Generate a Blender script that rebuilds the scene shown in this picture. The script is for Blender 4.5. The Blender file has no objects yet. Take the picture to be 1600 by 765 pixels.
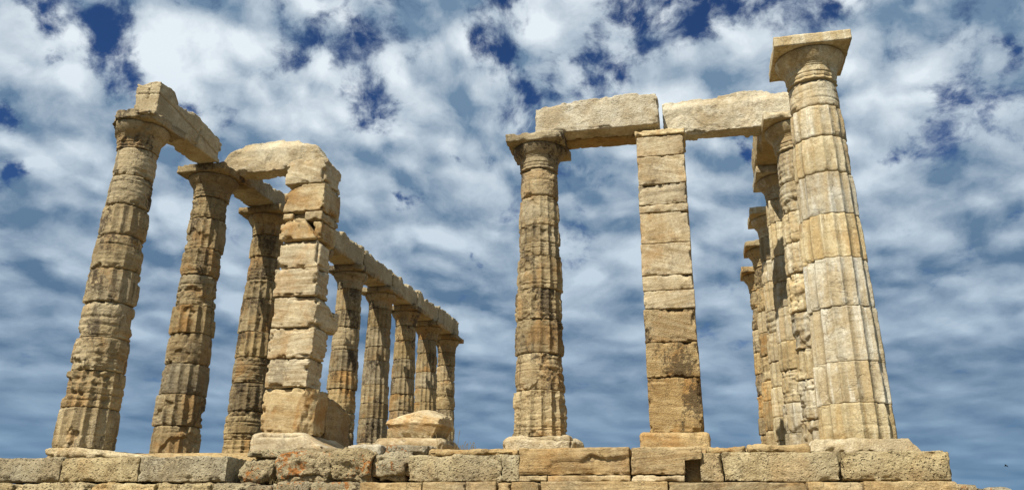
import bpy, math, random
import numpy as np
from mathutils import Matrix, Vector

scene = bpy.context.scene
COL = scene.collection

# ------------------------------------------------------------------ camera
cam_data = bpy.data.cameras.new("camera")
cam = bpy.data.objects.new("camera", cam_data)
COL.objects.link(cam)
cam_data.sensor_width = 36.0
cam_data.lens = 28.352
cam_data.shift_x = -0.00105
cam_data.shift_y = -0.0196
cam_data.clip_start = 0.05
cam_data.clip_end = 60000.0
R = ((0.97568112, 0.06686444, 0.20874745),
     (0.2190269, -0.3346652, -0.91652955),
     (0.00857727, 0.93996189, -0.34117163))
CAM = Vector((4.0294, -14.6818, -1.0943))
cam.matrix_world = Matrix.Translation(CAM) @ Matrix(R).to_4x4()
scene.camera = cam

# ------------------------------------------------------------------ light and exposure
SUN_EL, SUN_AZ = math.radians(51), math.radians(-114)      # azimuth measured from +x towards +y
scene.view_settings.view_transform = 'Standard'
scene.view_settings.look = 'None'
scene.view_settings.gamma = 1.0
scene.view_settings.exposure = 0.66
scene.view_settings.use_curve_mapping = False
scene.cycles.diffuse_bounces = 2

sun_data = bpy.data.lights.new("sun", 'SUN')
sun_data.energy = 5.0
sun_data.angle = math.radians(0.5)
sun_data.color = (1.0, 0.94, 0.84)
sun = bpy.data.objects.new("sun", sun_data)
COL.objects.link(sun)
sd = Vector((math.cos(SUN_EL) * math.cos(SUN_AZ), math.cos(SUN_EL) * math.sin(SUN_AZ), math.sin(SUN_EL)))
sun.rotation_euler = sd.to_track_quat('Z', 'Y').to_euler()
sun.location = sd * 60


# ------------------------------------------------------------------ node helper
class NT:
    def __init__(self, tree):
        self.t = tree
        tree.nodes.clear()

    def n(self, typ, ins=None, **props):
        nd = self.t.nodes.new(typ)
        for k, v in props.items():
            setattr(nd, k, v)
        for k, v in (ins or {}).items():
            self.set(nd.inputs[k], v)
        return nd

    def set(self, sock, v):
        if isinstance(v, bpy.types.NodeSocket):
            self.t.links.new(v, sock)
        elif isinstance(v, tuple) and len(v) == 3 and sock.type == 'RGBA':
            sock.default_value = (*v, 1)
        else:
            sock.default_value = v

    def math(self, op, a, b=0.0, c=0.0, clamp=False):
        nd = self.n('ShaderNodeMath', operation=op, use_clamp=clamp)
        for i, v in enumerate((a, b, c)):
            self.set(nd.inputs[i], v)
        return nd.outputs[0]

    def vmath(self, op, a, b=(0, 0, 0), scale=None):
        nd = self.n('ShaderNodeVectorMath', operation=op)
        self.set(nd.inputs[0], a)
        self.set(nd.inputs[1], b)
        if scale is not None:
            self.set(nd.inputs['Scale'], scale)
        return nd.outputs['Value'] if op in ('LENGTH', 'DISTANCE', 'DOT_PRODUCT') else nd.outputs[0]

    def noise(self, vec, scale=1.0, detail=5.0, rough=0.55, distort=0.0, color=False):
        nd = self.n('ShaderNodeTexNoise', {'Vector': vec, 'Scale': scale, 'Detail': detail, 'Roughness': rough, 'Distortion': distort})
        return nd.outputs['Color' if color else 'Fac']

    def ramp(self, fac, lo, hi, a=0.0, b=1.0, smooth=True):
        nd = self.n('ShaderNodeMapRange', {'Value': fac, 'From Min': lo, 'From Max': hi, 'To Min': a, 'To Max': b},
                    interpolation_type='SMOOTHSTEP' if smooth else 'LINEAR')
        return nd.outputs['Result']

    def mix(self, fac, a, b, blend='MIX'):
        nd = self.n('ShaderNodeMix', data_type='RGBA', blend_type=blend)
        self.set(nd.inputs[0], fac)
        self.set(nd.inputs[6], a)
        self.set(nd.inputs[7], b)
        return nd.outputs[2]


# ------------------------------------------------------------------ sky with broken altocumulus
world = bpy.data.worlds.new("World")
scene.world = world
world.cycles.sampling_method = 'MANUAL'
world.cycles.sample_map_resolution = 256
world.use_nodes = True
w = NT(world.node_tree)
sky = w.n('ShaderNodeTexSky', sky_type='NISHITA', sun_disc=False, sun_elevation=SUN_EL,
          sun_rotation=math.pi / 2 - SUN_AZ, altitude=60, air_density=1.0, dust_density=0.4, ozone_density=3.0)
blue = w.mix(1.0, sky.outputs[0], (0.23, 0.38, 0.62), 'MULTIPLY')
tc = w.n('ShaderNodeTexCoord').outputs['Generated']
dirn = w.vmath('NORMALIZE', tc)
sep = w.n('ShaderNodeSeparateXYZ', {0: dirn})
zc = w.math('MAXIMUM', sep.outputs[2], 0.0)
zl = w.math('MULTIPLY', w.math('LOGARITHM', w.math('ADD', zc, 0.08), math.e), 0.62)      # the deck closes up towards the horizon
P2 = w.n('ShaderNodeCombineXYZ', {0: sep.outputs[0], 1: sep.outputs[1], 2: zl}).outputs[0]


def wobble(vec, scale, det, amp):
    return w.vmath('SCALE', w.vmath('SUBTRACT', w.noise(vec, scale, det, 0.6, color=True), (0.5, 0.5, 0.5)), scale=amp)


PW = w.vmath('ADD', P2, wobble(P2, 4.0, 2.0, 0.07))
PW2 = w.vmath('ADD', PW, wobble(PW, 15.0, 5.0, 0.030))
PG = w.vmath('ADD', dirn, w.vmath('ADD', wobble(P2, 9.0, 3.0, 0.07), wobble(P2, 26.0, 5.0, 0.05)))
# openings in the cloud deck: direction of each and its angular radius
gap = None
for gx, gy, gz, gr in ((-0.594, 0.63, 0.5, 0.016),
                       (-0.592, 0.649, 0.478, 0.023),
                       (-0.587, 0.668, 0.457, 0.022),
                       (-0.605, 0.658, 0.449, 0.013),
                       (-0.401, 0.735, 0.546, 0.026),
                       (-0.384, 0.753, 0.534, 0.03),
                       (-0.364, 0.804, 0.469, 0.026),
                       (-0.355, 0.814, 0.46, 0.018),
                       (-0.217, 0.816, 0.536, 0.025),
                       (-0.199, 0.826, 0.528, 0.014),
                       (-0.092, 0.843, 0.529, 0.028),
                       (-0.083, 0.858, 0.506, 0.015),
                       (-0.048, 0.83, 0.555, 0.034),
                       (-0.007, 0.83, 0.558, 0.037),
                       (0.033, 0.834, 0.551, 0.035),
                       (0.08, 0.831, 0.551, 0.017),
                       (0.136, 0.831, 0.539, 0.034),
                       (0.163, 0.826, 0.54, 0.016),
                       (0.291, 0.854, 0.431, 0.023),
                       (0.284, 0.869, 0.405, 0.022),
                       (0.238, 0.887, 0.395, 0.012),
                       (0.231, 0.897, 0.376, 0.013),
                       (-0.692, 0.641, 0.332, 0.007),
                       (-0.635, 0.595, 0.493, 0.015),
                       (-0.329, 0.871, 0.365, 0.008),
                       (0.348, 0.825, 0.446, 0.013),
                       (-0.259, 0.918, 0.3, 0.007),
                       (-0.185, 0.796, 0.576, 0.026),
                       (0.076, 0.905, 0.419, 0.01),
                       (-0.681, 0.617, 0.395, 0.008),
                       (-0.635, 0.611, 0.472, 0.008),
                       (-0.534, 0.72, 0.443, 0.01),
                       (-0.271, 0.862, 0.429, 0.006),
                       (-0.169, 0.85, 0.499, 0.011)):
    d = w.vmath('DISTANCE', PG, (gx, gy, gz))
    g = w.ramp(d, gr * 0.0, gr * 2.6, 1.0, 0.0)
    gap = g if gap is None else w.math('MAXIMUM', gap, g)
fine = w.noise(PW2, 34.0, 6.0, 0.60)
base = w.noise(PW, 5.0, 6.0, 0.55)
mid = w.noise(PW2, 12.0, 8.0, 0.60)
thin = w.ramp(w.noise(PW, 3.2, 6.0, 0.6), 0.54, 0.80)


def billow(vec, sc):
    d_ = w.n('ShaderNodeTexVoronoi', {'Vector': vec, 'Scale': sc, 'Smoothness': 0.55}, feature='SMOOTH_F1').outputs['Distance']
    return w.math('SUBTRACT', 0.75, d_)


puff = w.math('ADD', w.math('MULTIPLY', billow(PW2, 10.0), 0.60), w.math('MULTIPLY', billow(PW2, 23.0), 0.40))
puff_up = w.math('ADD', w.math('MULTIPLY', billow(w.vmath('ADD', PW2, (0.012, 0.0, 0.028)), 10.0), 0.60), w.math('MULTIPLY', billow(w.vmath('ADD', PW2, (0.006, 0.0, 0.014)), 23.0), 0.40))
relief = w.math('SUBTRACT', puff, puff_up)          # the sunward side of each puff
# where the deck thins and opens: ragged by the puffs themselves
opening = w.math('ADD', w.math('MULTIPLY', gap, 0.88), w.math('MULTIPLY', thin, 0.28))
opening = w.math('ADD', opening, w.math('MULTIPLY', w.math('SUBTRACT', 0.45, puff), 0.9))
opening = w.math('ADD', opening, w.math('MULTIPLY', w.math('SUBTRACT', 0.5, mid), 3.0))
opening = w.math('ADD', opening, w.math('MULTIPLY', w.math('SUBTRACT', 0.5, fine), 1.6))
opening = w.math('SUBTRACT', opening, w.ramp(sep.outputs[2], 0.10, 0.42, 0.32, 0.0))
cover = w.ramp(opening, 0.38, 1.24, 1.0, 0.0)
b = w.math('ADD', w.math('MULTIPLY', w.math('SUBTRACT', base, 0.5), 1.5), w.math('MULTIPLY', w.math('SUBTRACT', mid, 0.5), 1.5))
b = w.math('ADD', b, w.math('MULTIPLY', w.math('SUBTRACT', puff, 0.42), 0.55))
b = w.math('ADD', b, w.math('MULTIPLY', relief, 2.8))
b = w.math('ADD', b, w.math('MULTIPLY', w.math('SUBTRACT', fine, 0.5), 0.85))
b = w.math('MULTIPLY', b, w.ramp(sep.outputs[2], 0.02, 0.34, 0.42, 1.0))
b = w.ramp(b, -0.62, 0.62, 0.0, 1.0, smooth=False)
el = w.ramp(sep.outputs[2], 0.03, 0.48, 0.0, 1.0, smooth=False)      # the deck is seen from its grey underside towards the horizon
hi_c = w.mix(el, (2.5, 3.9, 5.5), (7.9, 8.7, 9.3))
lo_c = w.mix(el, (0.62, 1.35, 2.5), (1.6, 2.6, 3.85))
cloud = w.mix(b, lo_c, hi_c)
hz = w.ramp(sep.outputs[2], 0.0, 0.14, 1.0, 0.0)
cloud = w.mix(w.math('MULTIPLY', hz, 0.5), cloud, (1.45, 2.75, 4.3))
col = w.mix(cover, blue, cloud)
bg = w.n('ShaderNodeBackground', {'Color': col, 'Strength': 0.063})
out = w.n('ShaderNodeOutputWorld', {'Surface': bg.outputs[0]})


# ------------------------------------------------------------------ materials
ALB = 0.89


def stone_mat(name, c_main, c_dark, c_light, band=0.35, band_scale=11.0, stain=0.4, pits=0.0, rough_bump=0.5,
              lichen=0.0, patina=0.35, streak=0.0, patch=1.1, vert=0.0, grey=0.32, cracks=0.35):
    m = bpy.data.materials.new(name)
    m.use_nodes = True
    t = NT(m.node_tree)
    pos = t.n('ShaderNodeNewGeometry').outputs['Position']
    oi = t.n('ShaderNodeObjectInfo').outputs['Random']
    shift = t.n('ShaderNodeCombineXYZ', {0: t.math('MULTIPLY', oi, 37.0), 1: t.math('MULTIPLY', oi, 91.0), 2: t.math('MULTIPLY', oi, 53.0)}).outputs[0]
    p = t.vmath('ADD', pos, shift)
    tint = t.n('ShaderNodeAttribute', attribute_type='OBJECT', attribute_name='tint').outputs['Fac']
    warm = t.n('ShaderNodeAttribute', attribute_type='OBJECT', attribute_name='warm').outputs['Fac']
    n1 = t.noise(p, patch, 6.0, 0.6)
    n2 = t.noise(p, 4.2, 6.0, 0.65)
    tilt = t.n('ShaderNodeVectorRotate', {'Vector': p, 'Axis': (0.3, 1, 0), 'Angle': t.math('MULTIPLY', t.math('SUBTRACT', oi, 0.5), 0.7)}).outputs[0]
    bp = t.vmath('MULTIPLY', tilt, (0.7, 0.7, band_scale))
    bn = t.noise(bp, 1.0, 7.0, 0.62, 0.5)
    bn2 = t.noise(bp, 3.2, 4.0, 0.6, 0.3)
    c = t.mix(t.ramp(n1, 0.38, 0.64), c_dark, c_main)
    c = t.mix(t.math('MULTIPLY', t.ramp(n2, 0.50, 0.74), 0.75), c, c_light)
    bandv = t.math('ADD', t.math('MULTIPLY', bn, 0.65), t.math('MULTIPLY', bn2, 0.35))
    bc = t.mix(t.ramp(bandv, 0.36, 0.64), c_dark, c_light)
    oi2 = t.math('FRACT', t.math('MULTIPLY', oi, 7.31))
    c = t.mix(t.math('MULTIPLY', band, t.math('ADD', 0.30, oi2)), c, bc)
    if vert:             # upright veins and inlaid strips
        vn = t.noise(t.vmath('MULTIPLY', p, (6.5, 6.5, 0.55)), 1.0, 5.0, 0.55, 0.3)
        c = t.mix(t.math('MULTIPLY', t.ramp(vn, 0.50, 0.60), vert), c, (0.42, 0.31, 0.165))
        c = t.mix(t.math('MULTIPLY', t.ramp(vn, 0.46, 0.36), vert), c, (0.66, 0.62, 0.53))
        vk = t.noise(t.vmath('MULTIPLY', p, (3.0, 3.0, 1.6)), 1.0, 3.0, 0.5, 1.5)
        line = t.ramp(t.math('ABSOLUTE', t.math('SUBTRACT', vk, 0.5)), 0.0, 0.012, 1.0, 0.0)
        c = t.mix(t.math('MULTIPLY', line, 0.7 * vert), c, (0.26, 0.17, 0.08))
    # grey weathering in broad clouds
    gn = t.noise(p, 0.9, 5.0, 0.62, 0.3)
    c = t.mix(t.math('MULTIPLY', t.ramp(gn, 0.47, 0.66), grey), c, (0.33, 0.30, 0.235))
    # iron-coloured patina
    pn = t.noise(t.vmath('MULTIPLY', p, (1.0, 1.0, 0.8)), 1.7, 5.0, 0.6, 0.4)
    c = t.mix(t.math('MULTIPLY', t.ramp(pn, 0.50, 0.66), t.math('MULTIPLY', patina, t.math('ADD', 0.4, warm))), c, (0.34, 0.20, 0.08))
    # dark biological crust with a crisp, broken edge
    sn = t.noise(t.vmath('MULTIPLY', p, (1.0, 1.0, 0.55)), 1.45, 4.0, 0.55)
    sf = t.noise(p, 17.0, 5.0, 0.7)
    sm = t.ramp(t.math('ADD', sn, t.math('MULTIPLY', t.math('SUBTRACT', sf, 0.5), 0.55)), 0.56, 0.66)
    c = t.mix(t.math('MULTIPLY', sm, stain), c, (0.075, 0.055, 0.035))
    if streak:
        vs = t.noise(t.vmath('MULTIPLY', p, (9.0, 9.0, 0.9)), 1.0, 5.0, 0.6)
        c = t.mix(t.math('MULTIPLY', t.ramp(vs, 0.56, 0.66), streak), c, (0.085, 0.065, 0.042))
    # speckle
    sp = t.math('ADD', t.math('MULTIPLY', t.noise(p, 55.0, 3.0, 0.7), 0.5), t.math('MULTIPLY', t.noise(p, 19.0, 5.0, 0.7), 0.5))
    c = t.mix(1.0, c, t.n('ShaderNodeCombineColor', {0: t.ramp(sp, 0.34, 0.66, 0.74, 1.18), 1: t.ramp(sp, 0.34, 0.66, 0.72, 1.18), 2: t.ramp(sp, 0.34, 0.66, 0.69, 1.17)}).outputs[0], 'MULTIPLY')
    if cracks:
        ck = t.noise(t.vmath('MULTIPLY', p, (1.6, 1.6, 2.2)), 1.0, 4.0, 0.55, 0.6)
        cl = t.ramp(t.math('ABSOLUTE', t.math('SUBTRACT', ck, 0.5)), 0.002, 0.009, 1.0, 0.0)
        cl = t.math('MULTIPLY', cl, t.ramp(n2, 0.42, 0.52))
        c = t.mix(t.math('MULTIPLY', cl, cracks), c, (0.06, 0.042, 0.025))
    if lichen:
        ln = t.noise(p, 2.1, 3.0, 0.5)
        lf = t.noise(p, 14.0, 5.0, 0.7)
        lm = t.ramp(t.math('ADD', ln, t.math('MULTIPLY', t.math('SUBTRACT', lf, 0.5), 1.5)), 0.64, 0.76)
        c = t.mix(t.math('MULTIPLY', lm, lichen), c, (0.40, 0.16, 0.04))
    c = t.mix(1.0, c, t.n('ShaderNodeCombineColor', {0: t.math('MULTIPLY', tint, t.math('MULTIPLY_ADD', warm, 0.10, ALB - 0.05)), 1: t.math('MULTIPLY', tint, ALB), 2: t.math('MULTIPLY', tint, t.math('MULTIPLY_ADD', warm, -0.22, ALB + 0.04))}).outputs[0], 'MULTIPLY')
    # relief finer than the mesh
    h = t.math('MULTIPLY', bn2, 0.15 * band + 0.08)
    h = t.math('ADD', h, t.math('MULTIPLY', t.noise(p, 42.0, 5.0, 0.65), rough_bump))
    h = t.math('ADD', h, t.math('MULTIPLY', bn, 0.12 * band))
    if pits:
        v = t.n('ShaderNodeTexVoronoi', {'Vector': t.vmath('ADD', p, t.vmath('SCALE', t.noise(p, 9.0, 3.0, 0.6, color=True), scale=0.12)), 'Scale': 21.0})
        pm = t.math('MULTIPLY', t.ramp(v.outputs['Distance'], 0.12, 0.40, 0.0, 1.0), t.math('MULTIPLY', pits, t.math('ADD', 0.35, oi2)))
        h = t.math('ADD', h, pm)
    if cracks:
        h = t.math('SUBTRACT', h, t.math('MULTIPLY', cl, 0.35 * cracks))
    bump = t.n('ShaderNodeBump', {'Height': h, 'Strength': 1.0, 'Distance': 0.045})
    bs = t.n('ShaderNodeBsdfPrincipled', {'Base Color': c, 'Roughness': 0.9, 'Normal': bump.outputs[0]})
    bs.inputs['Specular IOR Level'].default_value = 0.2
    t.n('ShaderNodeOutputMaterial', {'Surface': bs.outputs[0]})
    return m


M = {}
M['column'] = stone_mat("weathered_marble", (0.40, 0.305, 0.175), (0.20, 0.14, 0.07), (0.54, 0.455, 0.30), band=0.34, stain=0.9, patina=0.75, streak=0.6, rough_bump=0.32)
M['pale'] = stone_mat("pale_marble", (0.56, 0.49, 0.36), (0.37, 0.29, 0.175), (0.68, 0.635, 0.53), band=0.22, band_scale=9.0, stain=0.30, patina=0.28, rough_bump=0.2, vert=0.6, grey=0.3, cracks=0.25)
M['banded'] = stone_mat("banded_marble", (0.50, 0.40, 0.25), (0.29, 0.20, 0.10), (0.62, 0.54, 0.39), band=0.55, band_scale=11.0, stain=0.35, patina=0.75, rough_bump=0.25, grey=0.3, cracks=0.0)
M['white'] = stone_mat("broken_pale_marble", (0.60, 0.53, 0.40), (0.40, 0.31, 0.19), (0.70, 0.64, 0.52), band=0.12, stain=0.3, patina=0.25, rough_bump=0.6)
M['beam'] = stone_mat("beam_marble", (0.46, 0.38, 0.25), (0.31, 0.235, 0.135), (0.55, 0.475, 0.335), band=0.2, stain=0.42, patina=0.35, rough_bump=0.45)
M['poros'] = stone_mat("pitted_limestone", (0.46, 0.385, 0.245), (0.34, 0.265, 0.155), (0.58, 0.50, 0.345), band=0.12, stain=0.35, pits=0.8, rough_bump=0.6, patina=0.3, patch=2.0)
M['step'] = stone_mat("brown_step_marble", (0.42, 0.31, 0.165), (0.27, 0.175, 0.08), (0.52, 0.42, 0.26), band=0.5, band_scale=15.0, stain=0.25, patina=0.55, rough_bump=0.35)
M['rubble'] = stone_mat("lichened_rubble", (0.48, 0.41, 0.28), (0.31, 0.245, 0.155), (0.60, 0.54, 0.41), band=0.05, stain=0.45, pits=1.0, rough_bump=1.2, lichen=0.9, patina=0.2, patch=2.4)
M['crust'] = stone_mat("crusted_banded_marble", (0.40, 0.29, 0.15), (0.23, 0.15, 0.07), (0.56, 0.47, 0.32), band=0.6, band_scale=15.0, stain=0.85, patina=0.6, rough_bump=0.6)
M['soil'] = stone_mat("dry_stony_soil", (0.24, 0.19, 0.11), (0.15, 0.12, 0.07), (0.32, 0.26, 0.17), band=0.0, stain=0.25, pits=0.6, rough_bump=1.2, patina=0.2)


def plain(name, c, rough=0.7):
    m = bpy.data.materials.new(name)
    m.use_nodes = True
    t = NT(m.node_tree)
    pos = t.n('ShaderNodeNewGeometry').outputs['Position']
    n = t.noise(pos, 8.0, 4.0, 0.6)
    c2 = tuple(x * 0.6 for x in c)
    bs = t.n('ShaderNodeBsdfPrincipled', {'Base Color': t.mix(n, c2, c), 'Roughness': rough})
    t.n('ShaderNodeOutputMaterial', {'Surface': bs.outputs[0]})
    return m


M['sea'] = plain("sea_water", (0.02, 0.07, 0.13), 0.15)
M['grass'] = plain("dry_grass", (0.22, 0.16, 0.06), 0.8)
M['bird'] = plain("dark_feathers", (0.03, 0.03, 0.03), 0.7)


# ------------------------------------------------------------------ vectorised noise
def _hash(ix, iy, iz, seed):
    h = (ix.astype(np.int64) * 374761393 + iy.astype(np.int64) * 668265263 + iz.astype(np.int64) * 2147483647 + seed * 144665) & 0xFFFFFFFF
    h = ((h ^ (h >> 13)) * 1274126177) & 0xFFFFFFFF
    h = ((h ^ (h >> 16)) * 2246822519) & 0xFFFFFFFF
    h = h ^ (h >> 15)
    return (h & 0xFFFF).astype(np.float32) / 32767.5 - 1.0


def vnoise(P, seed=0):
    F = np.floor(P)
    I = F.astype(np.int64)
    f = (P - F).astype(np.float32)
    u = f * f * f * (f * (f * 6 - 15) + 10)
    x, y, z = I[:, 0], I[:, 1], I[:, 2]
    ux, uy, uz = u[:, 0], u[:, 1], u[:, 2]

    def lx(dy, dz):
        a = _hash(x, y + dy, z + dz, seed)
        b = _hash(x + 1, y + dy, z + dz, seed)
        return a + (b - a) * ux
    a = lx(0, 0); b = lx(1, 0); c = lx(0, 1); d = lx(1, 1)
    e = a + (b - a) * uy
    g = c + (d - c) * uy
    return e + (g - e) * uz


def fbm(P, sc=1.0, octv=4, seed=0, gain=0.5):
    sc = np.asarray(sc, dtype=np.float64)
    Q = P * sc + 113.7
    a, s, tot = 1.0, 0.0, 0.0
    for i in range(octv):
        s = s + a * vnoise(Q, seed + i * 17)
        tot += a
        a *= gain
        Q = Q * 2.03 + 7.1
    return s / tot * 1.5


def sst(lo, hi, x):
    t = np.clip((x - lo) / (hi - lo), 0, 1)
    return t * t * (3 - 2 * t)


# ------------------------------------------------------------------ objects
def mesh_obj(name, V, quads, mat, parent=None, loc=(0, 0, 0), ngons=(), smooth=True, tint=1.0, warm=0.5):
    me = bpy.data.meshes.new(name)
    V = np.asarray(V, dtype=np.float32)
    quads = np.asarray(quads, dtype=np.int32).reshape(-1, 4)
    loops = [quads.ravel()]
    starts = [np.arange(len(quads), dtype=np.int32) * 4]
    n = len(quads) * 4
    for g in ngons:
        loops.append(np.asarray(g, dtype=np.int32))
        starts.append(np.array([n], dtype=np.int32))
        n += len(g)
    L = np.concatenate(loops)
    S = np.concatenate(starts)
    me.vertices.add(len(V)); me.vertices.foreach_set('co', V.ravel())
    me.loops.add(len(L)); me.loops.foreach_set('vertex_index', L)
    me.polygons.add(len(S)); me.polygons.foreach_set('loop_start', S)
    me.update(calc_edges=True)
    me.validate()
    me.polygons.foreach_set('use_smooth', np.full(len(me.polygons), smooth))
    me.materials.append(mat)
    o = bpy.data.objects.new(name, me)
    COL.objects.link(o)
    if parent is not None:
        o.parent = parent
    o.location = loc
    o['tint'] = float(tint)
    o['warm'] = float(warm)
    return o


def thing(name, label, cat, loc=(0, 0, 0), group=None):
    o = bpy.data.objects.new(name, None)
    COL.objects.link(o)
    o.location = loc
    o.empty_display_size = 0.3
    return tag(o, label, cat, group)


def tag(o, label, cat, group=None):
    o['label'] = label
    o['category'] = cat
    o['kind'] = 'thing'
    if group:
        o['group'] = group
    return o


_SEED = [11]


def grid_box(nx, ny, nz):
    """surface points of a box lattice, as integer coordinates and quads"""
    N = (nx, ny, nz)
    key = {}
    allk, quads = [], []
    base = 0
    for ax in range(3):
        a, b = [(1, 2), (2, 0), (0, 1)][ax]
        for side in (0, 1):
            A, B = np.meshgrid(np.arange(N[a] + 1), np.arange(N[b] + 1), indexing='ij')
            K = np.zeros((A.size, 3), dtype=np.int64)
            K[:, a] = A.ravel(); K[:, b] = B.ravel(); K[:, ax] = N[ax] * side
            ids = np.arange(A.size).reshape(A.shape) + base
            q = np.stack([ids[:-1, :-1], ids[1:, :-1], ids[1:, 1:], ids[:-1, 1:]], -1).reshape(-1, 4)
            if side == 0:
                q = q[:, ::-1]
            allk.append(K); quads.append(q)
            base += A.size
    K = np.concatenate(allk); Q = np.concatenate(quads)
    code = (K[:, 0] * 4096 + K[:, 1]) * 4096 + K[:, 2]
    _, first, inv = np.unique(code, return_index=True, return_inverse=True)
    return K[first], inv.ravel()[Q]


def stone(name, lo, hi, mat, parent=None, r=0.02, rough=0.006, chip=0.04, chip_scale=4.0, bed=0.0, res=0.03, big=0.0,
          warp=None, rot=0.0, tint=None, warm=None, seed=None, ploc=None):
    """one block of stone between two corners (world coordinates), edges rounded, chipped and weathered"""
    if seed is None:
        _SEED[0] += 7
        seed = _SEED[0]
    rng = random.Random(seed)
    lo = np.array(lo, float); hi = np.array(hi, float)
    c = (lo + hi) / 2; h = (hi - lo) / 2
    n = [int(min(150, max(3, round(2 * h[i] / res)))) for i in range(3)]
    K, Q = grid_box(*n)
    T = K / np.array(n) * 2 - 1
    # a little denser towards the edges
    T = np.sign(T) * (1 - (1 - np.abs(T)) ** 1.15)
    P0 = T * h
    rr = min(r, h.min() * 0.98)
    inner = np.clip(P0, -(h - rr), h - rr)
    d = P0 - inner
    nrm = d / np.maximum(np.linalg.norm(d, axis=1, keepdims=True), 1e-9)
    P = inner + rr * nrm
    W = P + c + rng.random() * 40
    wd = 0.11
    m = sst(0, 1, np.clip((np.abs(P0) - (h - wd)) / wd, 0, 1))
    srt = np.sort(m, axis=1)
    edge = srt[:, 1]
    md = np.sign(P0) * m
    md = md / np.maximum(np.linalg.norm(md, axis=1, keepdims=True), 1e-9)
    if chip:
        cn = 0.8 * sst(0.22, 0.40, fbm(W, chip_scale, 3, seed)) + 0.2 * sst(0.0, 0.5, fbm(W, chip_scale, 2, seed)) + 0.4 * sst(0.25, 0.45, fbm(W, chip_scale * 3.1, 2, seed + 5))
        P = P - md * (chip * cn * edge)[:, None]
    dr = np.zeros(len(P))
    if rough:
        dr += rough * fbm(W, 9.0, 4, seed + 1, 0.6) + rough * 1.3 * fbm(W, 3.0, 2, seed + 2)
    if bed:
        vert = 1 - np.abs(nrm[:, 2])
        dr -= vert * bed * (sst(0.0, 0.8, fbm(W, (0.8, 0.8, 12.0), 3, seed + 3)) + 0.5 * sst(0.1, 0.7, fbm(W, (1.5, 1.5, 34.0), 2, seed + 4)))
    if big:
        dr += big * fbm(W, 1.9, 4, seed + 6)
    P = P + nrm * dr[:, None]
    if rot:
        ca, sa = math.cos(rot), math.sin(rot)
        P = np.stack([P[:, 0] * ca - P[:, 1] * sa, P[:, 0] * sa + P[:, 1] * ca, P[:, 2]], 1)
    if warp is not None:
        P = warp(P + c) - c
    base = np.array([c[0], c[1], lo[2]])
    V = P + c - base
    loc = base - (np.array(ploc) if ploc is not None else 0)
    return mesh_obj(name, V, Q, mat, parent, tuple(loc),
                    tint=rng.uniform(0.9, 1.1) if tint is None else tint, warm=rng.uniform(0.1, 1.0) if warm is None else warm)


def interp(x, pts):
    xs, ys = zip(*pts)
    return np.interp(x, xs, ys)


def top_warp(axis, z0, z1, pts, jag=0.0, seed=0):
    """reshape the top so that it follows the broken outline pts (coordinate, z)"""
    def f(P):
        P = P.copy()
        top = interp(P[:, axis], pts)
        if jag:
            Q = P.copy(); Q[:, 2] = 0
            top = top + jag * fbm(Q, 5.0, 3, seed) + jag * 0.8 * np.round(fbm(Q, 2.4, 2, seed + 3) * 2) / 2
        t = (P[:, 2] - z0) / (z1 - z0)
        P[:, 2] = np.where(t > 0, z0 + t * (top - z0), P[:, 2])
        return P
    return f


# ------------------------------------------------------------------ columns
R_BOT, R_TOP, Z_BOT, Z_TOP, Z_ABA, ABA_H = 0.505, 0.388, -0.08, 5.40, 5.895, 0.175


def col_radius(z, zb):
    t = np.clip((z - zb) / (Z_TOP - zb), 0, 1)
    return R_BOT + (R_TOP - R_BOT) * t + 0.008 * np.sin(np.pi * t)


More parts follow.
